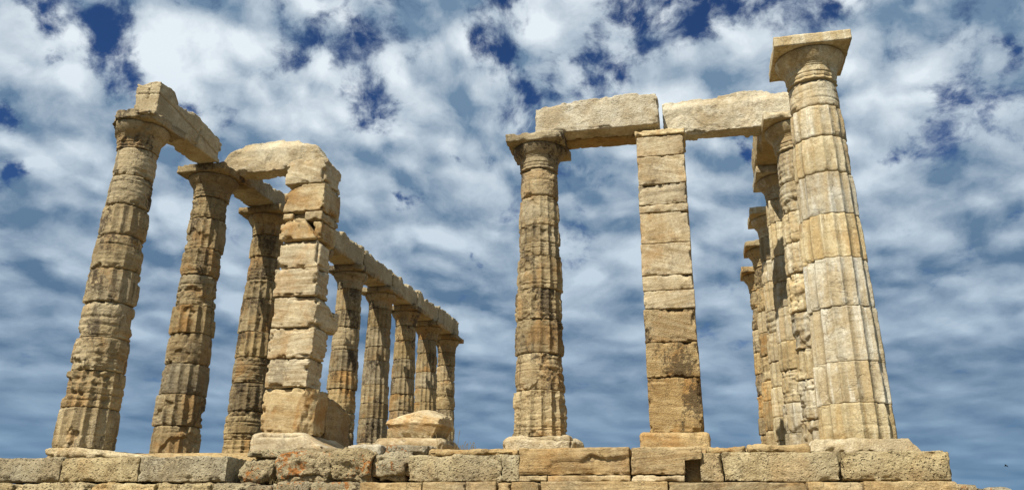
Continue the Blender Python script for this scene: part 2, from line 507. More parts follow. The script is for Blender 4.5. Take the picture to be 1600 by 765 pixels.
def make_drum(root, cx, cy, zb, z0, z1, seed, nt, dz, wear, spall, grid, mat, rough, tint, warm, phase, label=None):
    rng = random.Random(seed)
    nz = max(8, int((z1 - z0) / dz))
    s = np.linspace(0, 1, nz + 1)
    s = 0.5 - 0.5 * np.sign(1 - 2 * s) * (1 - (1 - np.abs(1 - 2 * s)) ** 1.35)
    gapz = 0.003 + 0.006 * min(wear, .5)
    z = z0 + gapz + s * (z1 - z0 - 2 * gapz)
    th = np.linspace(0, 2 * np.pi, nt, endpoint=False)
    Z, TH = np.meshgrid(z, th, indexing='ij')
    Zf, Tf = Z.ravel(), TH.ravel()
    Rz = col_radius(Zf, zb)
    ox, oy = rng.uniform(-.010, .010), rng.uniform(-.010, .010)
    Wp = np.stack([cx + Rz * np.cos(Tf), cy + Rz * np.sin(Tf), Zf], 1) + seed * 3.17
    Rz = Rz + (0.004 + 0.016 * min(wear, .6)) * (np.sin(np.pi * np.clip((Zf - z0) / (z1 - z0), 0, 1)) - 0.6) + rng.uniform(-.006, .006) * (1 if wear > .1 else 0)
    u = np.mod(16 * Tf / (2 * np.pi) + phase, 1.0)
    x = 2 * u - 1
    D = 0.056 * Rz / R_BOT
    flute = D * (1 - x * x)
    ww = np.clip(wear + 0.42 * fbm(Wp, 2.1, 3, seed), 0, 1)
    ww = sst(0.12, 0.88, ww) * (0.80 if wear < .7 else 1.0)
    arr = sst(0.62, 1.0, np.abs(x))
    r = Rz - (1 - ww) * flute - ww * D * (0.72 + 0.22 * fbm(Wp, 3.0, 3, seed + 3))
    r -= arr * (1 - ww) * (0.005 + 0.02 * wear) * np.clip(fbm(Wp, 8.0, 3, seed + 9) + wear, 0, 1.2)
    bedn = fbm(Wp, (1.1, 1.1, 15.0), 3, seed + 1)
    r -= rough * 1.5 * sst(0.0, 0.75, bedn) * (0.35 + ww)
    fn = fbm(Wp, 15.0, 4, seed + 2, 0.62)
    r += rough * 0.7 * fn - rough * 0.9 * sst(0.15, 0.35, fbm(Wp, (8., 8., 14.), 3, seed + 12))
    if spall:
        sp = fbm(Wp, (1.6, 1.6, 2.2), 4, seed + 4)
        r -= 0.045 * spall * sst(0.22, 0.42, sp)
    for _ in range(grid):
        zc_ = rng.uniform(z0 + 0.08, z1 - 0.08) + 0.018 * fbm(Wp * (1, 1, 0), 2.0, 2, seed + _ * 3)
        r -= rng.uniform(0.010, 0.020) * np.exp(-((Zf - zc_) / 0.010) ** 2) * (0.4 + 0.6 * sst(-0.4, 0.3, fbm(Wp, 2.5, 2, seed + 40 + _)))
    e = np.minimum(Zf - z0, z1 - Zf)
    rho = 0.014 + min(wear, .35) * 0.06 + (0.006 + 0.025 * wear) * np.clip(0.30 + fbm(Wp, 3.6, 2, seed + 5), 0, 1.2)
    k = np.clip(1 - e / rho, 0, 1)
    r -= rho * 0.9 * (1 - np.sqrt(np.maximum(0, 1 - k * k)))
    r -= (0.015 + 0.035 * wear) * sst(0.28, 0.42, fbm(Wp, 4.5, 3, seed + 6)) * sst(0, 1, 1 - np.clip(e / 0.10, 0, 1))
    r = np.maximum(r, 0.22)
    V = np.stack([r * np.cos(Tf) + ox, r * np.sin(Tf) + oy, Zf - zb], 1)
    i = np.arange(nz + 1)[:, None] * nt + np.arange(nt)[None, :]
    j = np.roll(i, -1, axis=1)
    Q = np.stack([i[:-1], j[:-1], j[1:], i[1:]], -1).reshape(-1, 4)
    o = mesh_obj('drum', V, Q, mat, root, (0, 0, 0), ngons=[i[0][::-1], i[-1]], tint=tint, warm=warm)
    if label:
        o['label'] = label
    return o


def make_capital(root, cx, cy, zb, seed, nt, mat, broken=0.0, tint=1.0, warm=0.5, zshift=0.0, phase=0.0, aba_chip=.035):
    prof = [(5.40, 0.386), (5.43, 0.384), (5.445, 0.372), (5.46, 0.386), (5.50, 0.384), (5.513, 0.372), (5.53, 0.388),
            (5.62, 0.393), (5.635, 0.406), (5.647, 0.403), (5.66, 0.417), (5.673, 0.415), (5.686, 0.430), (5.72, 0.458), (5.76, 0.485),
            (5.80, 0.508), (5.83, 0.521), (5.855, 0.527), (5.876, 0.526), (5.892, 0.512)]
    zs = np.array([p[0] for p in prof]); rs = np.array([p[1] for p in prof])
    nz = 64 if nt > 130 else 34
    z = np.linspace(zs[0] + .003, zs[-1], nz + 1)
    th = np.linspace(0, 2 * np.pi, nt, endpoint=False)
    Z, TH = np.meshgrid(z, th, indexing='ij')
    Zf, Tf = Z.ravel(), TH.ravel()
    rad = np.interp(Zf, zs, rs)
    Wp = np.stack([cx + rad * np.cos(Tf), cy + rad * np.sin(Tf), Zf], 1) + seed
    x = 2 * np.mod(16 * Tf / (2 * np.pi) + phase, 1.0) - 1
    rad -= 0.020 * (1 - x * x) * np.clip((5.52 - Zf) / 0.06, 0, 1)
    rad += 0.0035 * fbm(Wp, 9.0, 3, seed) - 0.04 * (0.06 + broken) * sst(0.25, 0.55, fbm(Wp, 2.6, 3, seed + 4))
    X_, Y_ = rad * np.cos(Tf), rad * np.sin(Tf)
    if broken:
        ov = np.maximum(-.80 * X_ - .60 * Y_ - (0.425 + .03 * fbm(Wp, 4.0, 3, seed + 8)), 0)
        X_, Y_ = X_ + .80 * ov, Y_ + .60 * ov
    V = np.stack([X_, Y_, Zf + zshift - zb], 1)
    i = np.arange(nz + 1)[:, None] * nt + np.arange(nt)[None, :]
    j = np.roll(i, -1, axis=1)
    Q = np.stack([i[:-1], j[:-1], j[1:], i[1:]], -1).reshape(-1, 4)
    cap = mesh_obj('capital', V, Q, mat, root, (0, 0, 0), ngons=[i[0][::-1], i[-1]], tint=tint, warm=warm)
    a = 0.575
    wf = None
    if broken:
        def wf(P):          # the front corner that has fallen away
            P = P.copy()
            u = (P[:, 0] - cx) * -0.80 + (P[:, 1] - cy) * -0.60
            lim = 0.46 - 0.05 * fbm(P, 5.0, 3, seed)
            over = np.maximum(u - lim, 0)
            P[:, 0] += 0.80 * over * 0.9
            P[:, 1] += 0.60 * over * 0.9
            P[:, 2] -= np.clip(over, 0, .2) * 0.35 * (P[:, 2] > Z_ABA + .05)
            return P
    z0 = Z_ABA + zshift
    ab = stone('abacus', (cx - a, cy - a, z0), (cx + a, cy + a, z0 + ABA_H), mat, cap, r=0.008, rough=0.004, chip=aba_chip + 0.05 * broken,
               chip_scale=3.0, res=0.03 if nt > 130 else 0.06, bed=0.004, warp=wf, tint=tint, warm=warm, ploc=(cx, cy, zb), seed=seed + 13)
    return cap


def make_column(label, cx, cy, seed, joints=None, zb=Z_BOT, nt=224, dz=0.014, wear=0.28, spall=0.5, mat='column', rough=0.010,
                clean=(), broken=0.0, zshift=0.0, group=None, tint=1.0, tone=None):
    tint = tint * (0.93 if 100 < seed < 200 else 1.0)
    root = thing('doric_column', label, 'column', (cx, cy, zb), group)
    rng = random.Random(seed)
    if joints is None:
        n = 9
        joints = [Z_TOP - (Z_TOP - zb) * (i + (rng.uniform(-.14, .14) if 0 < i < n else 0)) / n for i in range(n + 1)]
    joints = [Z_TOP] + list(joints[1:-1]) + [zb]
    ph = rng.random()
    for k in range(len(joints) - 1):
        z1, z0 = joints[k], joints[k + 1]
        wr = min(0.95, max(0.0, wear + rng.choice((-.28, -.22, -.15, -.1, .05, .3))))
        g = rng.choice((0, 2, 3, 4, 6))
        tn = tint * rng.uniform(0.78, 1.16)
        wm = rng.uniform(.2, .95)
        lab = None
        rg = rough * (0.55 if wr < .36 else 1.0)
        if k in clean:
            wr, g, rg, tn = 0.0, 0, 0.003, tint * 1.08
        if tone and k in tone:
            t_ = tone[k]
            wr, g, tn, wm = t_[0], t_[1], t_[2], t_[3]
            if len(t_) > 4:
                lab = t_[4]
        make_drum(root, cx, cy, zb, z0, z1, seed * 31 + k * 7, nt, dz, wr, spall * (0 if k in clean else 1), g, M[mat], rg, tn, wm, ph + rng.uniform(-.03, .03), lab)
    make_capital(root, cx, cy, zb, seed * 17 + 3, nt, M[mat], broken, tint, rng.random(), zshift, ph, .010 if seed == 201 else .035)
    return root


S = 2.52
XF = 6.153


def front(js, k=0.972):            # joints read on the near side of the shaft, moved to the axis
    return [-1.09 + (z + 1.09) * k for z in js]


SG, NG = 'columns of the left row under the long beams', 'columns of the right row'
make_column('leftmost weathered column, broken capital carrying the end of a single beam', -XF, -S, 101,
            front([5.56, 5.0, 4.4, 3.79, 3.14, 2.51, 1.86, 1.27, 0.63, -0.01]), wear=0.5, spall=1.0, broken=1.0, group=SG,
            tone={0: (0.9, 1, 1.08, .2), 1: (0.85, 2, .95, .4), 2: (.5, 0, .98, .4), 3: (.62, 1, .92, .5), 4: (.42, 0, .95, .5), 5: (.95, 0, 1.05, .4), 6: (.6, 0, 1.05, .4), 7: (.2, 6, 1.0, .5), 8: (.15, 1, 1.02, .5)}, nt=288, dz=.012)
make_column('dark weathered column second from the left, where the broken beam from the stacked-block pier rests', -XF, 0.0, 102,
            front([5.54, 5.08, 4.37, 3.77, 3.09, 2.5, 1.85, 1.22, 0.6, 0.01]), wear=0.45, spall=1.0, group=SG, tint=0.88,
            tone={4: (.05, 0, .82, .8), 5: (.75, 1, .9, .5), 7: (.05, 0, .9, .5), 8: (.5, 1, .95, .5)}, nt=288, dz=.012)
make_column('weathered column partly hidden by the left side of the stacked-block pier', -XF, S, 103,
            front([5.55, 5.01, 4.39, 3.9, 3.08, 2.47, 1.85, 1.2, 0.55, -0.05]), wear=0.4, group=SG, tint=0.9)
make_column('column almost wholly hidden behind the stacked-block pier', -XF, 2 * S, 104, nt=160, dz=0.024, group=SG)
make_column('fluted column just right of the stacked-block pier, nearest of the five behind it', -XF, 3 * S, 105, nt=176, dz=0.02, wear=0.3, group=SG, tint=0.92)
make_column('gridded fluted column second of the five behind the stacked-block pier', -XF, 4 * S, 106, nt=176, dz=0.02, wear=0.25, group=SG, tint=0.95)
make_column('column with a bare unfluted middle, standing behind the left half of the broken drum block', -XF, 5 * S, 107, nt=160, dz=0.024, wear=0.5, group=SG, tint=0.97)
make_column('column with one smooth pale drum, second last in the left row', -XF, 6 * S, 108, nt=160, dz=0.024, wear=0.3, group=SG, tint=1.0,
            tone={5: (1.0, 0, 1.2, .1, 'smooth pale replacement drum')})
make_column('farthest column of the left row, at the end of the long beams', -XF, 7 * S, 109, nt=160, dz=0.024, wear=0.55, group=SG, tint=0.92)
make_column('tall pale column at the far right with a complete square capital and no beam', XF, -S, 201,
            front([5.63, 5.13, 4.58, 3.96, 3.27, 2.57, 1.83, 1.03, 0.45, 0.02], 0.968), nt=288, dz=0.013, wear=0.05, spall=0.15, mat='pale', rough=0.004, group=NG, tint=1.02,
            tone={0: (.85, 2, .95, .5), 1: (.45, 0, 1.05, .4), 2: (.4, 0, .92, .9), 3: (.2, 0, .95, .1), 4: (.12, 0, 1.0, .95), 5: (0, 0, 1.08, .0), 6: (0, 0, 1.05, .2), 7: (0, 0, 1.08, .3), 8: (.1, 1, .86, 1.0)})
make_column('cracked column right behind the tall pale one, under the right end of the broken beam', XF, 0.0, 202, nt=224, dz=0.016, wear=0.5, spall=1.0, mat='pale', group=NG, tint=0.92)
make_column('patched column third in the right row, in the shadow of the one before it', XF, S, 203, nt=192, dz=0.018, wear=0.35, spall=0.8, mat='pale', group=NG, tint=0.88)
make_column('fourth column of the right row, its free capital against the sky', XF, 2 * S, 204, nt=160, dz=0.024, wear=0.3, mat='pale', group=NG, tint=0.9)
make_column('fifth column of the right row, showing only a strip and its capital', XF, 3 * S, 205, nt=160, dz=0.024, wear=0.3, mat='column', group=NG)
make_column('farthest column of the right row, with the lowest looking capital', XF, 4 * S, 206, nt=160, dz=0.024, wear=0.3, mat='column', group=NG)
make_column('middle column on a broken slab, carrying the left end of the pale beam', 1.215, 0.0, 301,
            front([5.62, 5.0, 4.37, 3.73, 3.07, 2.47, 1.81, 1.12, 0.35], 0.97), zb=0.25, wear=0.4, spall=0.6, zshift=0.02, tint=0.98, rough=0.012,
            tone={0: (.9, 1, 1.05, .2), 1: (.4, 1, 1.08, .3), 2: (.12, 6, .92, .3), 3: (.2, 5, 1.0, .4), 4: (.2, 1, .95, .4), 5: (.3, 0, .78, .5), 6: (.75, 1, 1.0, .4), 7: (.0, 4, 1.08, .5)}, nt=320, dz=.0105)

# ------------------------------------------------------------------ square piers of stacked blocks
root = thing('stone_pier', 'straight square pier of evenly stacked banded blocks, right of the middle column', 'pier', (3.65, 0, -0.15))
pl = (3.65, 0, -0.15)
fz = lambda z: -1.09 + (z + 1.09)
stone('base', (3.03, -.58, -.15), (4.19, .58, .28), M['step'], root, r=0.07, rough=.008, chip=.05, bed=.012, ploc=pl, res=.025, tint=1.1)
nj = [5.82, 5.40, 4.82, 4.41, 4.25, 3.65, 3.04, 2.76, 2.42, 1.82, 1.21, 0.28]
ntone = [1.05, 1.12, .95, 1.1, 1.1, 1.1, 1.14, 1.1, 1.0, .95, .95]
for i in range(len(nj) - 1):
    t_ = 1 - (nj[i] - .3) / 5.5
    hw = 0.447 + 0.008 * t_
    cx = 3.648 + 0.006 * math.sin(i * 2.1)
    stone('block', (cx - hw, -.45 + .008 * math.sin(i * 3.3), nj[i + 1] + .004), (cx + hw, .45, nj[i] - .004), M['crust' if i >= 8 else 'banded'], root, r=.014, rough=.005,
          chip=.05 if i in (2, 8, 9, 10) else .03, bed=.014 if i == 2 else .004, ploc=pl, res=.022, tint=ntone[i], warm=(.1, .2, .1, .1, .3, .2, .2, .2, .5, 1., 1.)[i], seed=900 + i * 5)
cap = stone('capital', (3.185, -.48, 5.83), (4.135, .48, 5.95), M['banded'], root, r=.02, rough=.007, chip=.03, bed=.008, ploc=pl, res=.022)
stone('capital_top', (3.155, -.51, 5.953), (4.165, .51, 6.065), M['banded'], cap, r=.02, rough=.007, chip=.06, ploc=pl, res=.022)

root = thing('stone_pier', 'ragged pier of loosely stacked uneven blocks beside the hump-backed beam', 'pier', (-3.65, 0, -0.15))
pl = (-3.65, 0, -0.15)


def base_slope(P):
    P = P.copy()
    f = np.clip((P[:, 0] + 3.2) / 0.55, 0, 1)
    P[:, 2] -= np.clip(P[:, 2] + .10, 0, 1) * 0.7 * f
    return P


stone('base', (-4.22, -.60, -.15), (-2.70, 1.0, .36), M['banded'], root, r=.10, rough=.012, chip=.10, bed=.008, ploc=pl, res=.028, warp=base_slope, tint=1.1, warm=.2)
#        x0     x1    back  z0    z1
sb = [(-4.16, -3.26, .36, 5.45, 5.99), (-4.13, -3.23, .36, 4.83, 5.43), (-4.14, -3.45, .24, 4.21, 4.66), (-4.15, -3.23, .12, 3.61, 4.19),
      (-4.15, -3.21, .10, 3.02, 3.59), (-4.11, -3.16, .56, 2.39, 3.00), (-4.11, -3.16, .20, 1.78, 2.37), (-4.10, -3.22, .16, 1.22, 1.76), (-4.11, -3.08, .30, .34, 1.20)]
for i, (x0, x1, yb, z0, z1) in enumerate(sb):
    wf = None
    if i == 0:
        wf = top_warp(0, z0, z1, ((-4.2, 5.90), (-4.05, 6.0), (-3.6, 6.02), (-3.26, 5.96)), .02, 5)
    if i == 1:
        def wf(P):
            P = P.copy()
            t = np.clip((P[:, 2] - 4.83) / .6, 0, 1)
            lim = np.interp(P[:, 0], (-4.2, -4.0, -3.75), (5.10, 5.32, 5.43))
            P[:, 2] = np.minimum(P[:, 2], lim)
            return P
    if i == 2:
        def wf(P):
            P = P.copy()
            t = np.clip((P[:, 2] - 4.21) / .45, 0, 1)
            P[:, 0] = np.where(P[:, 0] > -3.7, P[:, 0] - 0.16 * t + .13 * (1 - t), P[:, 0])
            P[:, 2] -= np.clip(-3.85 - P[:, 0], 0, 1) * .35 * t
            return P
    if i == 5:
        def wf(P):       # the long stone whose tail sticks out to the back
            P = P.copy()
            f = sst(.05, .25, P[:, 1])
            P[:, 2] = np.where(P[:, 2] > 2.8, P[:, 2] - .14 * f, P[:, 2] + .02 * f)
            P[:, 0] += 0.03 * f
            return P
    if i == 8:
        def wf(P):       # front right corner knocked off
            P = P.copy()
            u = (P[:, 0] + 3.08) * .7 - (P[:, 1] + .45) * .7
            lim = -0.16 + .05 * fbm(P, 4.0, 3, 3)
            ov = np.maximum(u - lim, 0)
            P[:, 0] -= ov * .7; P[:, 1] += ov * .7
            return P
    stone('block', (x0, -.45 + .02 * math.sin(i * 2.7), z0), (x1, yb, z1), M['banded'], root, r=.022, rough=.008, chip=.09, chip_scale=3.4, bed=.006, ploc=pl,
          res=.022, warp=wf, tint=(1.05, 1.0, 1.08, 1.12, 1.1, 1.06, 1.08, 1.04, .95)[i], warm=(.2, .6, .7, .3, .2, .3, .3, .3, .8)[i], seed=1500 + i * 11)
stone('block', (-3.62, -.44, 4.62), (-3.24, .36, 4.81), M['banded'], root, r=.02, chip=.05, ploc=pl, res=.025, tint=.95)
stone('block', (-3.44, -.40, 4.20), (-3.24, .30, 4.60), M['banded'], root, r=.02, chip=.05, ploc=pl, res=.025, tint=.9)
stone('block', (-4.13, -.42, 4.68), (-3.90, .10, 4.80), M['banded'], root, r=.03, chip=.06, ploc=pl, res=.025, tint=1.15)
stone('block', (-4.05, -.30, 4.66), (-3.50, .20, 4.82), M['banded'], root, r=.03, chip=.05, ploc=pl, res=.03, tint=.9)

# low stump of the inner wall behind the ragged pier
t = tag(stone('wall_stump', (-3.95, .34, -.12), (-3.13, 1.55, 1.10), M['step'], r=.05, rough=.012, chip=.10, bed=.01, res=.03,
              warp=top_warp(1, -.12, 1.10, ((.3, 1.14), (.8, 1.10), (1.25, 1.0), (1.55, .80)), .02, 9), tint=.85),
        'low brown wall block adjoining the back of the ragged pier at floor level', 'wall block')

# ------------------------------------------------------------------ beams
ZB = Z_ABA + ABA_H + 0.006
BG = 'beams lying across the left row of columns'


def crack_block(lo, hi, label, profile, axis, group, mat='beam', jag=.03, seed=0, **kw):
    o = stone('architrave_beam', lo, hi, M[mat], None, warp=top_warp(axis, lo[2], hi[2], profile, jag, seed), **kw)
    return tag(o, label, 'beam', group)


def cracked(P):
    P = top_warp(1, ZB, 6.78, ((-2.7, 6.84), (-2.25, 6.86), (-2.05, 6.62), (-1.75, 6.70), (-1.55, 6.78), (-1.2, 6.68), (-.9, 6.66), (-.47, 6.60)), .025, 3)(P)
    zc_ = np.interp(P[:, 1], (-2.7, -2.0, -1.2, -.4), (6.58, 6.50, 6.36, 6.20)) + .015 * fbm(P * (0, 1, 0), 5.0, 3, 2)
    g_ = .03 * np.exp(-((P[:, 2] - zc_) / .013) ** 2)
    g_ = np.maximum(g_, .05 * np.exp(-((P[:, 1] + 1.32 - .25 * (P[:, 2] - 6.3)) / .016) ** 2) * (np.abs(P[:, 2] - 6.36) < .15))
    inner_ = P[:, 0] > -5.80
    P[:, 0] = np.where(inner_, P[:, 0] - g_, P[:, 0])
    ge = .03 * np.exp(-((P[:, 2] - 6.60 + .1 * (P[:, 0] + 6)) / .013) ** 2) + .05 * np.exp(-((P[:, 0] + 6.0) / .016) ** 2) * (P[:, 2] > 6.48) * (P[:, 2] < 6.72)
    P[:, 1] = np.where(P[:, 1] < -2.66, P[:, 1] + ge, P[:, 1])
    return P


tag(stone('architrave_beam', (-6.30, -2.70, ZB), (-5.76, -.47, 6.78), M['beam'], None, warp=cracked, r=.015, rough=.004, chip=.04, res=.015, tint=1.12, warm=.3),
    'cracked pale beam from the leftmost column to the second, its end face towards the viewer', 'beam', BG)
for k, (prof, lab) in enumerate((
        (((0, 6.40), (.3, 6.45), (1, 6.45), (2.5, 6.5)), 'shaded beam behind the ragged pier, starting on the second left column'),
        (((2.5, 6.6), (5.0, 6.62)), 'beam mostly hidden behind the ragged pier, from the third left column'),
        (((5.0, 6.60), (5.9, 6.66), (6.0, 6.74), (7.4, 6.74)), 'beam emerging from behind the right edge of the ragged pier'),
        (((7.5, 6.70), (7.9, 6.78), (8.3, 6.66), (9.9, 6.74)), 'chipped beam over the nearest two of the five far columns'),
        (((10, 6.62), (10.3, 6.78), (10.9, 6.74), (11.2, 6.66), (12.5, 6.74)), 'beam over the middle of the five far columns, with a ragged bright lip'),
        (((12.5, 6.70), (12.9, 6.82), (13.4, 6.66), (14.9, 6.76)), 'beam with a notched top, second last of the far row'),
        (((15, 6.74), (15.3, 6.84), (16.2, 6.8), (17.4, 6.82), (18.1, 6.76)), 'last beam of the far row, ending over the farthest left column'))):
    y0 = k * S + (.02 if k else .46)
    y1 = (k + 1) * S - .015 if k < 6 else 7 * S + .38
    crack_block((-6.50, y0, ZB), (-5.76, y1, 6.72), lab, prof, 1, BG, jag=.035, seed=20 + k, r=.02, rough=.007, chip=.07, res=.034, tint=.92 + .05 * (k % 3), warm=.4)


RG = 'broken beams joining the piers to the side rows'


def facets(prof, z0, z1, seed, top_slope=0.0):
    f0 = top_warp(0, z0, z1, prof, .012, seed)

    def f(P):
        P = f0(P)
        fr = np.clip((.25 - P[:, 1]) / .3, 0, 1)
        t = np.clip((P[:, 2] - z0) / (z1 - z0), 0, 1)
        n = fbm(P * (1, 0, 1), 1.6, 2, seed + 1)
        P[:, 1] += fr * (.05 * np.floor(n * 3) / 3 + .10 * sst(.70, 1.0, t) + .04 * (1 - t))
        return P
    return f


o = stone('architrave_beam', (-6.06, -.02, ZB - .05), (-3.50, .45, 6.75), M['white'], None, r=.02, rough=.012, chip=.06, chip_scale=2.6, res=.022,
          warp=facets(((-6.06, 6.27), (-5.86, 6.58), (-5.70, 6.70), (-5.62, 6.70), (-5.58, 6.77), (-5.2, 6.78), (-4.62, 6.83), (-4.60, 6.79), (-4.25, 6.78), (-4.18, 6.70), (-3.72, 6.52), (-3.66, 6.40), (-3.50, 6.20)), ZB - .05, 6.75, 31), tint=1.0, warm=.5)
tag(o, 'hump-backed broken beam between the second left column and the top of the ragged pier', 'beam', RG)
o = stone('architrave_beam', (1.22, -.43, ZB + .02), (3.66, -.02, 6.80), M['white'], None, r=.014, rough=.009, chip=.035, res=.020,
          warp=top_warp(0, ZB + .02, 6.80, ((1.2, 6.66), (1.5, 6.73), (2.2, 6.77), (3.1, 6.81), (3.6, 6.80), (3.66, 6.74)), .008, 33), tint=1.02, warm=.2)
tag(o, 'pale rough-faced beam with a level top, from the middle column to the straight pier', 'beam', RG)
o = stone('architrave_beam', (1.30, .0, ZB + .02), (3.62, .44, 6.62), M['step'], None, r=.02, rough=.008, chip=.05, res=.03, tint=.95)
tag(o, 'brown backing beam seen from below behind the pale level-topped one', 'beam', RG)
o = stone('architrave_beam', (3.735, -.02, ZB - .03), (6.34, .45, 6.80), M['white'], None, r=.02, rough=.012, chip=.06, chip_scale=2.6, res=.020,
          warp=facets(((3.7, 6.76), (3.85, 6.80), (4.7, 6.82), (5.2, 6.87), (5.66, 6.92), (5.9, 6.78), (6.05, 6.80), (6.34, 6.7)), ZB - .03, 6.80, 35), tint=1.05, warm=.3)
tag(o, 'pale beam with an uneven top, from the straight pier to the right row', 'beam', RG)
o = crack_block((5.58, .50, ZB), (6.40, 2.66, 6.70), 'narrow beam seen end-on over the second and third right columns', ((.5, 6.6), (1.4, 6.72), (2.7, 6.6)), 1, RG,
                jag=.03, seed=37, r=.02, rough=.008, chip=.07, res=.034)

# ------------------------------------------------------------------ the platform
stone('temple_floor', (-5.50, -2.85, -.75), (5.50, 27, -.16), M['step'], None, r=.02, rough=.006, chip=.03, res=.25)['kind'] = 'structure'
for sx, side in ((-1, 'left'), (1, 'right')):
    st = thing('stylobate', f'course of flat paving blocks carrying the {side} row of columns', 'stylobate', (sx * 6.1, 0, -.26))
    for k in range(0, 10):
        y0 = -1.90 + k * S
        stone('block', (sx * 6.1 - .62, y0, -.26), (sx * 6.1 + .62, y0 + S - .01, -.085), M['step'], st, r=.02, rough=.006, chip=.05, res=.06, ploc=(sx * 6.1, 0, -.26))


def pad_slope(P):
    P = P.copy()
    f = np.clip((P[:, 0] + 5.9) / 1.4, 0, 1)
    P[:, 2] -= np.clip(P[:, 2] + .26, 0, 1) * .75 * f
    return P


tag(stone('base_slab', (-6.45, -3.08, -.262), (-4.45, -1.92, -.075), M['white'], None, r=.06, rough=.016, chip=.07, res=.024, warp=pad_slope, warm=.9, tint=.95),
    'broken slab tapering to the right under the leftmost column', 'slab')


def r2pad(P):
    P = P.copy()
    t = np.clip((P[:, 2] + .26) / .18, 0, 1)
    P[:, 0] = 6.12 + (P[:, 0] - 6.12) * (1 - .14 * t)
    P[:, 1] = np.where(P[:, 1] < -2.5, P[:, 1] + .05 * t, P[:, 1])
    return P


tag(stone('base_slab', (5.40, -3.10, -.262), (6.80, -1.92, -.075), M['white'], None, r=.03, rough=.010, chip=.045, res=.022, warp=r2pad, tint=.95, warm=.6),
    'worn slab with sloping sides under the tall pale column at the far right', 'slab')
tag(stone('base_slab', (.67, -.62, -.158), (1.93, .62, .245), M['white'], None, r=.12, rough=.022, chip=.16, chip_scale=2.5, res=.022, tint=1.0, warm=.6),
    'broken-edged slab under the middle column', 'slab')
tag(stone('base_slab', (-1.74, -.62, -.158), (-.42, .62, .245), M['banded'], None, r=.13, rough=.012, chip=.08, chip_scale=2.5, res=.024, bed=.012, tint=1.1),
    'pale rounded slab lying under the flaring broken block', 'slab')


def flare(P):
    P = P.copy()
    t = np.clip((P[:, 2] - .25) / .55, 0, 1)
    s = np.interp(t, (0, .45, .62, 1), (.70, .99, 1.0, .96))
    P[:, 0] = -1.05 + (P[:, 0] + 1.05) * s
    P[:, 1] = P[:, 1] * np.interp(t, (0, .6, 1), (.8, 1, .92))
    dx = np.abs(P[:, 0] + 1.02)
    top = .80 - .26 * dx - .25 * np.clip(-P[:, 1], -.1, .6) + .02 * fbm(P, 5.0, 3, 4)
    P[:, 2] = np.where(P[:, 2] > .45, .45 + (P[:, 2] - .45) / .35 * (top - .45), P[:, 2])
    return P


tag(stone('broken_block', (-1.57, -.50, .25), (-.54, .50, .80), M['banded'], None, r=.02, rough=.008, chip=.05, bed=.008, res=.022, warp=flare, tint=1.08, warm=.6),
    'flaring broken block with a peaked top, lying on a rounded slab', 'stone block')

# top step: rough limestone on the left and right
YA = -3.45
LG = 'rough limestone blocks of the top step'
st = thing('stone_step', 'row of three pitted limestone blocks at the left end of the top step', 'step', (-4.9, -3, -.63))
for x0, x1 in ((-7.02, -5.715), (-5.705, -4.335), (-4.325, -2.85)):
    stone('block', (x0, YA, -.63), (x1, -2.2, -.265), M['poros'], st, r=.012, rough=.010, chip=.03, res=.02, ploc=(-4.9, -3, -.63), big=.004)
st = thing('stone_step', 'pitted limestone blocks of the top step between the boulders and the brown marble blocks', 'step', (.8, -3, -.63))
for x0, x1 in ((-.03, 1.335), (1.345, 1.585)):
    stone('block', (x0, YA + .01, -.63), (x1, -2.2, -.275), M['poros'], st, r=.015, rough=.014, chip=.04, res=.02, ploc=(.8, -3, -.63), big=.006)
st = thing('stone_step', 'row of three pitted limestone blocks at the right end of the top step', 'step', (5.6, -3, -.63))
for x0, x1 in ((4.00, 4.285), (4.295, 5.725), (5.735, 7.02)):
    stone('block', (x0, YA, -.63), (x1, -1.9, -.262), M['poros'], st, r=.012, rough=.012, chip=.03, res=.02, ploc=(5.6, -3, -.63), big=.004)

# brown marble blocks set into the middle of the top step


def broken_face(P):
    P = P.copy()
    n = .05 * fbm(P, 4.5, 4, 41, .6)
    x, z = P[:, 0] + n, P[:, 2] + .5 * n
    lim = np.interp(x, (1.9, 2.05, 2.45, 2.62, 2.75, 3.2), (-.52, -.37, -.355, -.25, -.30, -.30))
    inside = sst(0, .02, lim - z) * sst(1.95, 2.0, x + (z + .5) * .35) * sst(-.545, -.52, z)
    seam = np.exp(-((P[:, 2] + .355) / .006) ** 2) * (P[:, 0] < 2.56) + np.exp(-((P[:, 0] - 2.565) / .007) ** 2) * (P[:, 2] > -.355)
    foot = np.exp(-((P[:, 2] + .535) / .012) ** 2)
    fr = P[:, 1] < -3.2
    P[:, 1] = np.where(fr, P[:, 1] + inside * (.035 + .4 * n) + .014 * seam + .03 * foot, P[:, 1])
    return P


MG = 'brown marble blocks set into the middle of the top step'
o = stone('marble_block', (1.595, YA - .06, -.545), (3.095, -2.3, -.19), M['step'], None, r=.010, rough=.003, chip=.02, bed=.004, res=.02,
          warp=broken_face, tint=1.05, warm=.6)
tag(o, 'long brown marble block with a broken face, in front of the middle column', 'stone block', MG)


def right_break(P):
    P = P.copy()
    lim = np.where(P[:, 2] < -.36, 3.80, 4.03) + .04 * fbm(P, 6.0, 3, 8)
    P[:, 0] = np.where(P[:, 1] < -3.1, np.minimum(P[:, 0], lim), P[:, 0])
    return P


